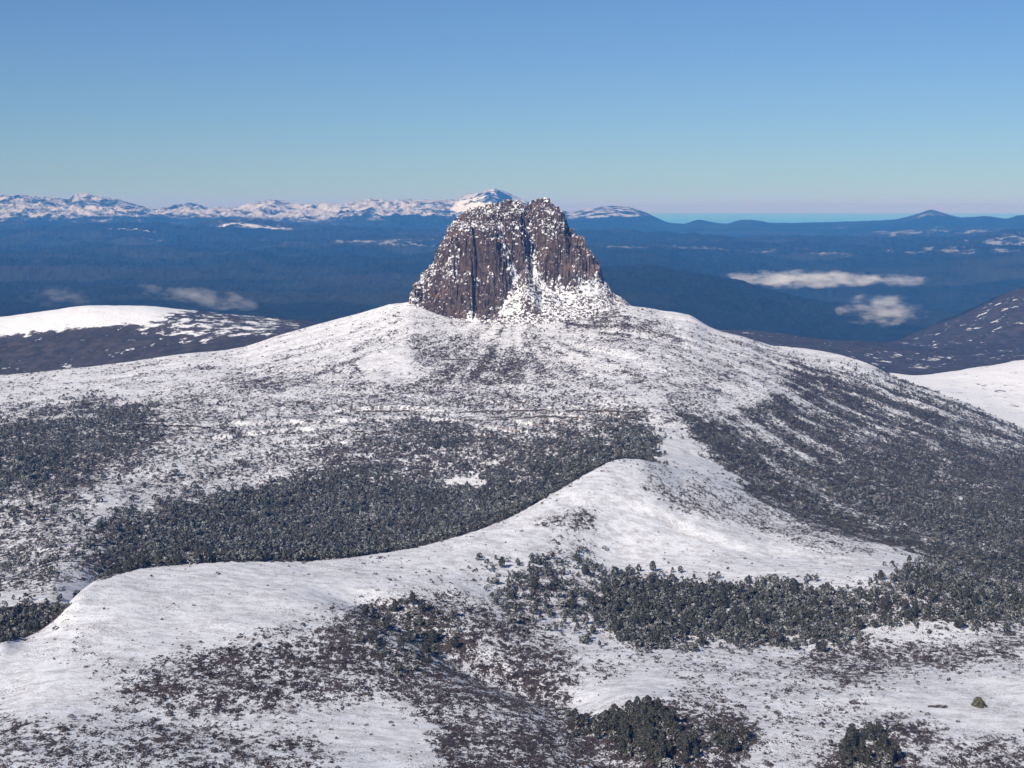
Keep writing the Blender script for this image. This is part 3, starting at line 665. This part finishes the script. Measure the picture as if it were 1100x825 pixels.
bs(0.44, [(565, 262), (575, 262), (578, 280), (586, 297), (602, 306), (626, 318), (612, 328), (570, 304), (562, 280)], 2.5)
bs(0.50, [(615, 283), (625, 291), (640, 300), (648, 312), (634, 320), (618, 306)], 2)
BS = BS + 0.46 * fbm(BX / 30, ZB / 17, 4, 221, 0.6) * (1 - tal_poly)
rust = 0.22 * sstep(600, 640, PXB) * (1 - tal_poly) - 0.05
bl = mesh_np('bluff', np.stack([BX, BYY, ZB], -1).reshape(-1, 3), grid_faces(len(by), len(bx)), M_rock, {'scree': scree, 'rust': rust, 'snow': BS}, smooth=False)
tag(bl, 'rugged dark rock bluff with snowy gullies crowning the mountain', 'mountain', kind='structure')

# ------------------------------------------------------------------ plants
def tufts(r, n, rad, height, base, size, shape='cone', flat=0.5):
    """leaf tufts spread through a crown: returns verts (n*4,3), tone (n*4), rime (n*4)"""
    t = r.random(n)**(0.8)                                  # height fraction
    if shape == 'cone': prof_ = np.sin(np.clip(t * 0.84 + 0.14, 0, 1) * PI)**0.55 * (1 - 0.22 * t)
    else: prof_ = np.sqrt(np.clip(1 - (t * 0.98)**2, 0, 1)) * (0.75 + 0.25 * np.minimum(1, t * 5))
    a = r.random(n) * 2 * PI
    lobes = 1 + 0.28 * np.sin(a * 3 + r.random() * 6) * np.sin(t * 7 + r.random() * 6) + 0.15 * np.sin(a * 5 + 1 + t * 9)
    rr_ = rad * prof_ * lobes * (0.55 + 0.45 * np.sqrt(r.random(n)))
    c = np.stack([np.cos(a) * rr_, np.sin(a) * rr_, base + t * height], -1)
    nrm = np.stack([np.cos(a), np.sin(a), 0.25 + 0.9 * t], -1) + r.normal(0, 0.55, (n, 3))
    nrm /= np.linalg.norm(nrm, axis=1)[:, None]
    u = np.cross(nrm, r.normal(0, 1, (n, 3))); u /= np.linalg.norm(u, axis=1)[:, None]
    v = np.cross(nrm, u)
    s_ = size * (0.6 + 0.8 * r.random(n))[:, None]
    quad = np.stack([c - u * s_ - v * s_ * flat, c + u * s_ * 0.8 - v * s_ * flat * 1.2, c + u * s_ + v * s_ * flat, c - u * s_ * 0.7 + v * s_ * flat * 1.1], 1)
    tone = np.repeat(np.clip(0.5 + r.normal(0, 0.28, n), 0, 1), 4)
    rime = np.repeat(np.clip((nrm[:, 2] - 0.05) * 1.3, 0, 1), 4)
    return quad.reshape(-1, 3), tone, rime

def tree_proto(seed, nleaf, h, w, size):
    r = np.random.default_rng(seed)
    return tufts(r, nleaf, w / 2, h * 0.86, h * 0.14, size, 'cone')
def shrub_proto(seed, nleaf, h, w, size):
    r = np.random.default_rng(seed)
    v, t, m = tufts(r, nleaf, w / 2, h, 0.0, size, 'dome')
    v[:, 2] = np.maximum(v[:, 2], -0.2); return v, t, m

def trunk_mesh(h, r0, seed):
    r = np.random.default_rng(seed); V = []; F = []
    def tube(p, q, ra, rb, n=7):
        p = np.array(p, float); q = np.array(q, float); d = q - p; d /= np.linalg.norm(d)
        u = np.cross(d, (0.3, 1, 0.1)); u /= np.linalg.norm(u); w = np.cross(d, u); b = len(V)
        for P, R0 in ((p, ra), (q, rb)):
            for k in range(n): V.append(P + R0 * (math.cos(2 * PI * k / n) * u + math.sin(2 * PI * k / n) * w))
        for k in range(n): F.append((b + k, b + (k + 1) % n, b + n + (k + 1) % n, b + n + k))
    m = (r.normal(0, 0.15), r.normal(0, 0.15), h * 0.45); t = (r.normal(0, 0.3), r.normal(0, 0.3), h * 0.85)
    tube((0, 0, -0.8), m, r0, r0 * 0.7); tube(m, t, r0 * 0.7, r0 * 0.2)
    for k in range(5):
        a = r.random() * 6.28; z = h * (0.25 + 0.11 * k)
        tube((0, 0, z), (math.cos(a) * h * 0.2, math.sin(a) * h * 0.2, z + h * 0.12), r0 * 0.35, r0 * 0.12, 5)
    return np.array(V), np.array(F)

def quads(nv): return np.arange(nv, dtype=np.int32).reshape(-1, 4)

# ---- where they stand: so many per square metre of ground of that density
rw = slice(row_of(1.6), rN + 1)
gX0, gY0, gZ0, gT, gC, gO, gS, gP, gPy, gK = (A[rw] for A in (TX, TY, TZ, TREES, COVER, OLIVE, STONES, PX, PY, np.broadcast_to(TK[:, None], TY.shape)))
inview = (gP > -40) & (gP < 1140) & (gPy < 860)
area = np.abs((gX0[:-1, 1:] - gX0[:-1, :-1]) * (gY0[1:, :-1] - gY0[:-1, :-1]))
clump = sstep(-0.35, 0.25, fbm(gX0 / 28, gY0 / 40, 3, 201))
def scatter(density, r):
    d = density[:-1, :-1] * area * inview[:-1, :-1]
    cnt = r.poisson(d); ii, jj = np.nonzero(cnt); k = cnt[ii, jj]
    ii = np.repeat(ii, k); jj = np.repeat(jj, k); u = r.random(len(ii)); v = r.random(len(ii))
    def bl_(A): return (A[ii, jj] * (1 - u) + A[ii, jj + 1] * u) * (1 - v) + (A[ii + 1, jj] * (1 - u) + A[ii + 1, jj + 1] * u) * v
    return dict(x=bl_(gX0), y=bl_(gY0), z=bl_(gZ0), k=gK[ii, jj], px=bl_(gP), py=bl_(gPy), t=gT[ii, jj], o=gO[ii, jj])
dtree = 0.046 * np.clip(gT * (0.35 + 0.65 * np.maximum(clump, 0.55 * gT**3)), 0, 1)
dtree = np.where(gK < 6.02, dtree * 1.2, dtree * (1 + 0.5 * sstep(0.6, 0.9, gT)))
TR = scatter(dtree, rng)
def sub(D, m): return {k: v[m] for k, v in D.items()}
nT = len(TR['x'])
TR['h'] = np.clip(rng.lognormal(math.log(5.0), 0.42, nT), 1.8, 12) * np.where(TR['y'] > 2900, 0.72, 1.0) * np.where(TR['k'] < 6.02, 1.10, 1.0)
bottom = (TR['py'] > 750)
TR['h'] = np.where(bottom, TR['h'] * 1.15 + 1.5, TR['h'])

def merged(D, protos, hs, name, mat, r, wide=1.0, tone_jit=0.35):
    n = len(D['x']); pick = r.integers(0, len(protos), n); VV_, TT, MM = [], [], []
    for i, (v, t, m) in enumerate(protos):
        s_ = np.nonzero(pick == i)[0]
        if not len(s_): continue
        a = r.random(len(s_)) * 2 * PI; c, sn = np.cos(a), np.sin(a)
        hh = hs[s_]; ww = hh * (0.8 + 0.4 * r.random(len(s_))) * wide
        X = (v[None, :, 0] * c[:, None] - v[None, :, 1] * sn[:, None]) * ww[:, None] + D['x'][s_][:, None]
        Y = (v[None, :, 0] * sn[:, None] + v[None, :, 1] * c[:, None]) * ww[:, None] + D['y'][s_][:, None]
        Z = v[None, :, 2] * hh[:, None] + D['z'][s_][:, None] - 0.15
        VV_.append(np.stack([X, Y, Z], -1).reshape(-1, 3))
        patch = fbm(D['x'][s_] / 70, D['y'][s_] / 110, 3, 241)[:, None]
        TT.append(np.clip(t[None, :] + (r.random(len(s_))[:, None] - 0.5) * 2 * tone_jit + 0.45 * patch, 0, 1).ravel())
        MM.append((m[None, :] * (0.18 + 1.25 * r.random(len(s_))**1.4)[:, None] * (1 + 0.9 * fbm(D['x'][s_] / 90, D['y'][s_] / 130, 3, 243)[:, None])).ravel())
    V = np.concatenate(VV_)
    return mesh_np(name, V, quads(len(V)), mat, {'tone': np.concatenate(TT), 'rime': np.concatenate(MM)}, smooth=False)

# individual trees: the 300 that show largest
vis = (TR['k'] < 6.4) & (TR['px'] > 2) & (TR['px'] < 1098) & (TR['py'] < 824)
appar = np.where(vis, TR['h'] / TR['y'], 0)
order = np.argsort(-appar)[:300]
isind = np.zeros(nT, bool); isind[order] = True; isind &= vis
protoN = []
for i in range(6):
    v, t, m = tree_proto(300 + i, 420, 1.0, [0.62, 0.75, 0.55, 0.7, 0.85, 0.6][i], 0.055)
    cm = mesh_np('crown', v, quads(len(v)), M_leaf, {'tone': t * 0.6, 'rime': m * 0.22}, smooth=False, link=False)
    tv, tf = trunk_mesh(10.0, 0.22, 400 + i); tm = mesh_np('trunk', tv / 10.0, tf, M_bark, link=False)
    protoN.append((cm, tm))
def zone(px, py, k):
    if py > 745 and 640 < px < 730: return ('dark evergreen tree in the round clump at the bottom edge of the snow', 'trees in the clump at the bottom edge')
    if py > 745 and px > 860: return ('dark evergreen tree in the scrub at the bottom right corner', 'trees in the bottom right scrub')
    if py > 745 and px >= 730: return ('small dark evergreen tree right of the clump at the bottom edge', 'small trees beside the bottom clump')
    if py > 700: return ('small dark evergreen tree beside the scrubby gully left of the bottom clump', 'trees beside the gully')
    if k > 6.02 and px < 110: return ('dark tree of the forest pocket behind the snowy ridge at the left edge', 'trees in the pocket at the left edge')
    if px < 525: return ('low dark tree among the olive scrub left of the tree band', 'trees among the olive scrub')
    if px < 655: return ('dark snow dusted tree in the loose left end of the band below the knoll', 'trees at the left end of the band')
    if px < 760: return ('dark snow dusted tree in the dense band straight below the snowy knoll', 'trees of the dense band')
    if px < 882: return ('dark snow dusted tree in the right half of the dense band below the snow flat', 'trees of the dense band, right half')
    return ('snow dusted tree in the open wood right of the dense band', 'trees of the open wood')
open('/tmp/counts','w').write(f'{nT} trees'); print('trees', nT, 'individual', isind.sum())
for q_, i in enumerate(np.nonzero(isind)[0]):
    cm, tm = protoN[q_ % 6]
    root = bpy.data.objects.new('evergreen_tree', None); COL.objects.link(root)
    root.location = (TR['x'][i], TR['y'][i], TR['z'][i]); root.rotation_euler = (0, 0, random.uniform(0, 6.28))
    h = float(TR['h'][i]); root.scale = (h, h, h)
    lab, grp = zone(TR['px'][i], TR['py'][i], TR['k'][i]); tag(root, lab, 'tree', grp)
    for src, nm in ((cm, 'crown'), (tm, 'trunk')):
        c = src.copy(); c.name = nm; COL.objects.link(c); c.parent = root
rest = sub(TR, ~isind)
protoM = [tree_proto(500 + i, 46, 1.0, [0.6, 0.8, 0.9][i], 0.135) for i in range(3)] + [shrub_proto(510 + i, 46, 0.8, [1.1, 1.35, 0.95][i], 0.14) for i in range(3)]
fo = merged(rest, protoM, rest['h'], 'forest', M_leaf, rng, 1.0)
tag(fo, 'dark snow dusted forest filling the valley and the flanks of the mountain', 'forest', kind='stuff')

# ---- shrubs
dsh = np.where(gK < 6.02, 0.10, 0.022) * np.clip((gC - 0.05) * 1.2, 0, 1)**1.4 * (0.25 + 0.75 * clump)
SH = scatter(dsh, rng); nS = len(SH['x'])
SH['h'] = np.clip(rng.lognormal(math.log(0.95), 0.42, nS), 0.35, 2.8) * np.where(SH['k'] > 6, 1.6, 1.0)
visS = (SH['px'] > 3) & (SH['px'] < 1097) & (SH['py'] < 822) & (SH['k'] < 3)
ordS = np.argsort(-np.where(visS, SH['h'] / SH['y'], 0))[:300]
indS = np.zeros(nS, bool); indS[ordS] = True
print('shrubs', nS)
protoS = []
for i in range(5):
    v, t, m = shrub_proto(600 + i, 90, 1.0, 1.9 + 0.25 * i, 0.17)
    protoS.append(mesh_np('shrub', v, quads(len(v)), M_scrub, {'tone': t, 'rime': m}, smooth=False, link=False))
def szone(px, py):
    if px < 150: return ('low dark shrub poking through snow at the bottom left corner', 'shrubs at the bottom left')
    if px < 400: return ('low purple brown shrub in the speckled slope left of the gully', 'shrubs left of the gully')
    if px < 640: return ('low purple brown shrub in the thick scrub left of the bottom clump', 'shrubs in the thick scrub')
    if px < 860: return ('low dark shrub scattered round the clump of trees at the bottom edge', 'shrubs round the bottom clump')
    return ('low dark shrub in the snow at the bottom right', 'shrubs at the bottom right')
for q_, i in enumerate(np.nonzero(indS)[0]):
    o = protoS[q_ % 5].copy(); o.name = 'shrub'; COL.objects.link(o)
    h = float(SH['h'][i]); w = h * random.uniform(0.8, 1.3)
    o.location = (SH['x'][i], SH['y'][i], SH['z'][i]); o.rotation_euler = (0, 0, random.uniform(0, 6.28)); o.scale = (w, w, h)
    lab, grp = szone(SH['px'][i], SH['py'][i]); tag(o, lab, 'shrub', grp)
rs_ = sub(SH, ~indS)
protoSm = [shrub_proto(700 + i, 12, 1.0, 2.2 + 0.3 * i, 0.42) for i in range(4)]
ug = merged(rs_, protoSm, rs_['h'], 'scrub', M_scrub, rng, 1.0, 0.4)
tag(ug, 'low dark scrub poking through the snow all over the slopes', 'scrub', kind='stuff')

# ---- loose stones below the bluff
dst = 0.006 * gS * (0.3 + 0.7 * clump)
ST = scatter(dst, rng); nSt = len(ST['x']); print('stones', nSt)
ico = np.array([(0, 0, 1), (.894, 0, .447), (.276, .851, .447), (-.724, .526, .447), (-.724, -.526, .447), (.276, -.851, .447), (.724, .526, -.447), (-.276, .851, -.447), (-.894, 0, -.447), (-.276, -.851, -.447), (.724, -.526, -.447), (0, 0, -1)])
icf = np.array([(0,1,2),(0,2,3),(0,3,4),(0,4,5),(0,5,1),(1,6,2),(2,7,3),(3,8,4),(4,9,5),(5,10,1),(6,7,2),(7,8,3),(8,9,4),(9,10,5),(10,6,1),(11,7,6),(11,8,7),(11,9,8),(11,10,9),(11,6,10)])
hs = np.clip(rng.lognormal(math.log(1.3), 0.45, nSt), 0.6, 4.5)
V = ico[None] * hs[:, None, None] * (1 + rng.normal(0, 0.18, (nSt, 12, 3))) * np.array([1.1, 1.1, 0.8])
V = V + np.stack([ST['x'], ST['y'], ST['z']], -1)[:, None, :]
F = icf[None] + (np.arange(nSt) * 12)[:, None, None]
scr = mesh_np('scree_boulders', V.reshape(-1, 3), F.reshape(-1, 3), M_stone, smooth=False)
tag(scr, 'loose dark boulders strewn over the snow below the bluff', 'boulders', kind='stuff')

# ---- thin rock ledges crossing the flank
def flank_point(px, py):
    j = int(np.argmin(np.abs(colx - px))); i = row_of(8.2) + int(np.argmin(np.abs(PY[row_of(8.2):row_of(12), j] - py)))
    return TX[i, j], TY[i, j], TZ[i, j]
def ledge(x0, x1, y0, y1, seed, label):
    n = max(12, int((x1 - x0) / 1.6)); V = []; F = []; rl = np.random.default_rng(seed)
    for q in range(n + 1):
        t = q / n; px = x0 + (x1 - x0) * t
        X, Y, Z = flank_point(px, y0 + (y1 - y0) * t + 0.9 * float(gnoise(np.array([px / 19.0]), np.array([seed * 3.3]))[0]))
        h = (2.6 + 2.2 * rl.random()) * min(1, t * 6 + 0.15, (1 - t) * 6 + 0.15) * (0.35 + 0.65 * (gnoise(np.array([px / 9.0]), np.array([seed * 1.7]))[0] > -0.35))
        o = rl.normal(0, 0.8)
        V += [(X, Y - 1.2 + o, Z - 2.0), (X, Y - 0.7 + o, Z + h), (X, Y + 2.5 + o, Z + h + 0.2), (X, Y + 6 + o, Z - 1.0)]
        if q:
            b = (q - 1) * 4
            for k in range(3): F.append((b + k, b + 4 + k, b + 5 + k, b + 1 + k))
    o = mesh_np('rock_ledge', np.array(V), np.array(F), M_ledge, smooth=False)
    tag(o, label, 'rock ledge', 'thin rock ledges across the slope below the bluff')
nt = NT('ledge_rock'); gg = nt.pos(); sep = nt.n('ShaderNodeSeparateXYZ'); nt.l(gg.outputs['True Normal'], sep.inputs[0])
nz_ = nt.noise(gg.outputs['Position'], 0.4, 4, 0.6)
nt.l(nt.mix(nt.step(sep.outputs[2], 0.6, 0.75), (0.075, 0.058, 0.052), SNOW), nt.b.inputs['Base Color']); M_ledge = nt.m
ledge(372, 434, 464, 465, 1, 'thin dark rock ledge just above the left part of the middle forest')
ledge(378, 452, 443, 441.5, 2, 'thin dark rock ledge across the snow left of the middle of the slope')
ledge(486, 600, 443.5, 441, 3, 'long thin dark rock ledge straight below the bluff')
ledge(604, 704, 441.5, 444, 4, 'long thin dark rock ledge at the right end of the row below the bluff')
ledge(520, 622, 449, 448, 5, 'faint lower rock ledge under the long one below the bluff')
ledge(128, 232, 456, 459.5, 6, 'thin dark rock ledge at the upper edge of the left wood')
ledge(470, 520, 386, 387, 7, 'short dark rock ledge among boulders high under the cliff')

# ---- the two lone bushes on the clean snow at the right
def ground_at(px, py):
    d = (PX[:row_of(6)] - px)**2 + (PY[:row_of(6)] - py)**2
    i, j = np.unravel_index(np.argmin(d), d.shape); return TX[i, j], TY[i, j], TZ[i, j]
x, y, z = ground_at(1052, 759)
v, t, m = tufts(np.random.default_rng(800), 1000, 5.2, 8.2, 0.0, 0.45, 'dome')
v[:, 0] *= 1.25; v[:, 2] *= 1 - 0.25 * (v[:, 0] / 6 > 0.35)
o = mesh_np('bush', v + np.array((0, 0, -0.3)), quads(len(v)), M_olive, {'tone': t, 'rime': m * 0.15}, smooth=False)
o.location = (x, y, z); tag(o, 'lone rounded olive green bush on clean snow at the right edge', 'bush')
x, y, z = ground_at(1007, 760)
vs_, ts_, ms_ = [], [], []
for k in range(9):
    v, t, m = tufts(np.random.default_rng(820 + k), 60, 1.3, 1.5, 0.0, 0.3, 'dome')
    v = v * 1.3 + np.array(((k - 4) * 1.8, random.uniform(-1.2, 1.2), 0)); vs_.append(v); ts_.append(t); ms_.append(m)
v = np.concatenate(vs_)
o = mesh_np('low_bush', v, quads(len(v)), M_scrub, {'tone': np.concatenate(ts_), 'rime': np.concatenate(ms_)}, smooth=False)
o.location = (x, y, z); tag(o, 'long low dark bush flecked with snow left of the lone olive bush', 'bush')

# ------------------------------------------------------------------ low clouds and the haze of the air
def cloud(name, label, px, py, dist, w, h, d, dens, seed, tilt=0.0):
    z = CAM_Z - dist * (py - YH) / FPX; x = (px - 550) / FPX * dist
    import bmesh
    bm = bmesh.new(); bmesh.ops.create_icosphere(bm, subdivisions=3, radius=1.0)
    me = bpy.data.meshes.new(name); bm.to_mesh(me); bm.free()
    m = bpy.data.materials.new(name + '_vapour'); m.use_nodes = True; t = m.node_tree; t.nodes.clear()
    out = t.nodes.new('ShaderNodeOutputMaterial'); pv = t.nodes.new('ShaderNodeVolumePrincipled')
    pv.inputs['Color'].default_value = (0.97, 0.97, 0.97, 1); pv.inputs['Anisotropy'].default_value = -0.35
    tc = t.nodes.new('ShaderNodeTexCoord'); ln = t.nodes.new('ShaderNodeVectorMath'); ln.operation = 'LENGTH'
    t.links.new(tc.outputs['Object'], ln.inputs[0])
    sc_ = t.nodes.new('ShaderNodeVectorMath'); sc_.operation = 'MULTIPLY'; sc_.inputs[1].default_value = (w / 300, d / 300, h / 120)
    t.links.new(tc.outputs['Object'], sc_.inputs[0])
    ad = t.nodes.new('ShaderNodeVectorMath'); ad.operation = 'ADD'; ad.inputs[1].default_value = (seed * 7.3, seed * 3.1, 0); t.links.new(sc_.outputs[0], ad.inputs[0])
    ns = t.nodes.new('ShaderNodeTexNoise'); ns.inputs['Scale'].default_value = 1.7; ns.inputs['Detail'].default_value = 4; ns.inputs['Roughness'].default_value = 0.66
    t.links.new(ad.outputs[0], ns.inputs['Vector'])
    mr = t.nodes.new('ShaderNodeMath'); mr.operation = 'MULTIPLY_ADD'; t.links.new(ns.outputs['Fac'], mr.inputs[0]); mr.inputs[1].default_value = 4.6; mr.inputs[2].default_value = -1.85
    sb = t.nodes.new('ShaderNodeMath'); sb.operation = 'SUBTRACT'; t.links.new(mr.outputs[0], sb.inputs[0]); t.links.new(ln.outputs['Value'], sb.inputs[1])
    mx = t.nodes.new('ShaderNodeMapRange'); mx.inputs['From Min'].default_value = -0.25; mx.inputs['From Max'].default_value = 0.35; t.links.new(sb.outputs[0], mx.inputs['Value'])
    mu = t.nodes.new('ShaderNodeMath'); mu.operation = 'MULTIPLY'; t.links.new(mx.outputs[0], mu.inputs[0]); mu.inputs[1].default_value = dens
    t.links.new(mu.outputs[0], pv.inputs['Density']); t.links.new(pv.outputs[0], out.inputs['Volume'])
    me.materials.append(m)
    o = bpy.data.objects.new(name, me); COL.objects.link(o); o.location = (x, dist, z); o.scale = (w, d, h); o.rotation_euler = (0, tilt, 0)
    tag(o, label, 'cloud'); return o
CLOUDS = True
if CLOUDS:
    cloud('low_cloud', 'long flat white cloud bank in the valley right of the bluff', 858, 300, 13300, 780, 85, 500, 0.0026, 1)
    cloud('low_cloud', 'thin trailing cloud at the right end of the long cloud bank', 950, 301, 14500, 520, 60, 350, 0.0016, 2)
    cloud('low_cloud', 'puffy white cloud low in the valley below the long cloud bank', 948, 333, 10800, 330, 120, 260, 0.0024, 3)
    cloud('low_cloud', 'slanting white cloud wisp over the forest above the left hill', 215, 319, 9800, 400, 75, 250, 0.0016, 4, 0.16)
    cloud('low_cloud', 'faint cloud wisp over the forest near the left edge', 66, 318, 9800, 260, 70, 200, 0.0009, 5)

HX, HY = 385000.0, 385000.0
lowest, highest = -1.0, CAM_Z + 330.0
lowest = min(-1.0, float(TZ.min()) - 1.0)
hv = [(sx_ * HX, sy_ * HY, zz) for zz in (lowest, highest) for sx_, sy_ in ((-1, -1), (1, -1), (1, 1), (-1, 1))]
me = bpy.data.meshes.new('haze'); me.from_pydata(hv, [], [(0, 3, 2, 1), (4, 5, 6, 7), (0, 1, 5, 4), (1, 2, 6, 5), (2, 3, 7, 6), (3, 0, 4, 7)])
m = bpy.data.materials.new('air'); m.use_nodes = True; t = m.node_tree; t.nodes.clear()
out = t.nodes.new('ShaderNodeOutputMaterial'); pv = t.nodes.new('ShaderNodeVolumePrincipled')
pv.inputs['Color'].default_value = HAZE_COLOR; pv.inputs['Absorption Color'].default_value = (0.92, 0.72, 0.70, 1)
pv.inputs['Density'].default_value = HAZE_DENSITY; pv.inputs['Anisotropy'].default_value = -0.10
t.links.new(pv.outputs[0], out.inputs['Volume']); me.materials.append(m)
hz = bpy.data.objects.new('haze', me); COL.objects.link(hz); tag(hz, 'blue haze of the air over the far valleys', 'haze', kind='stuff')
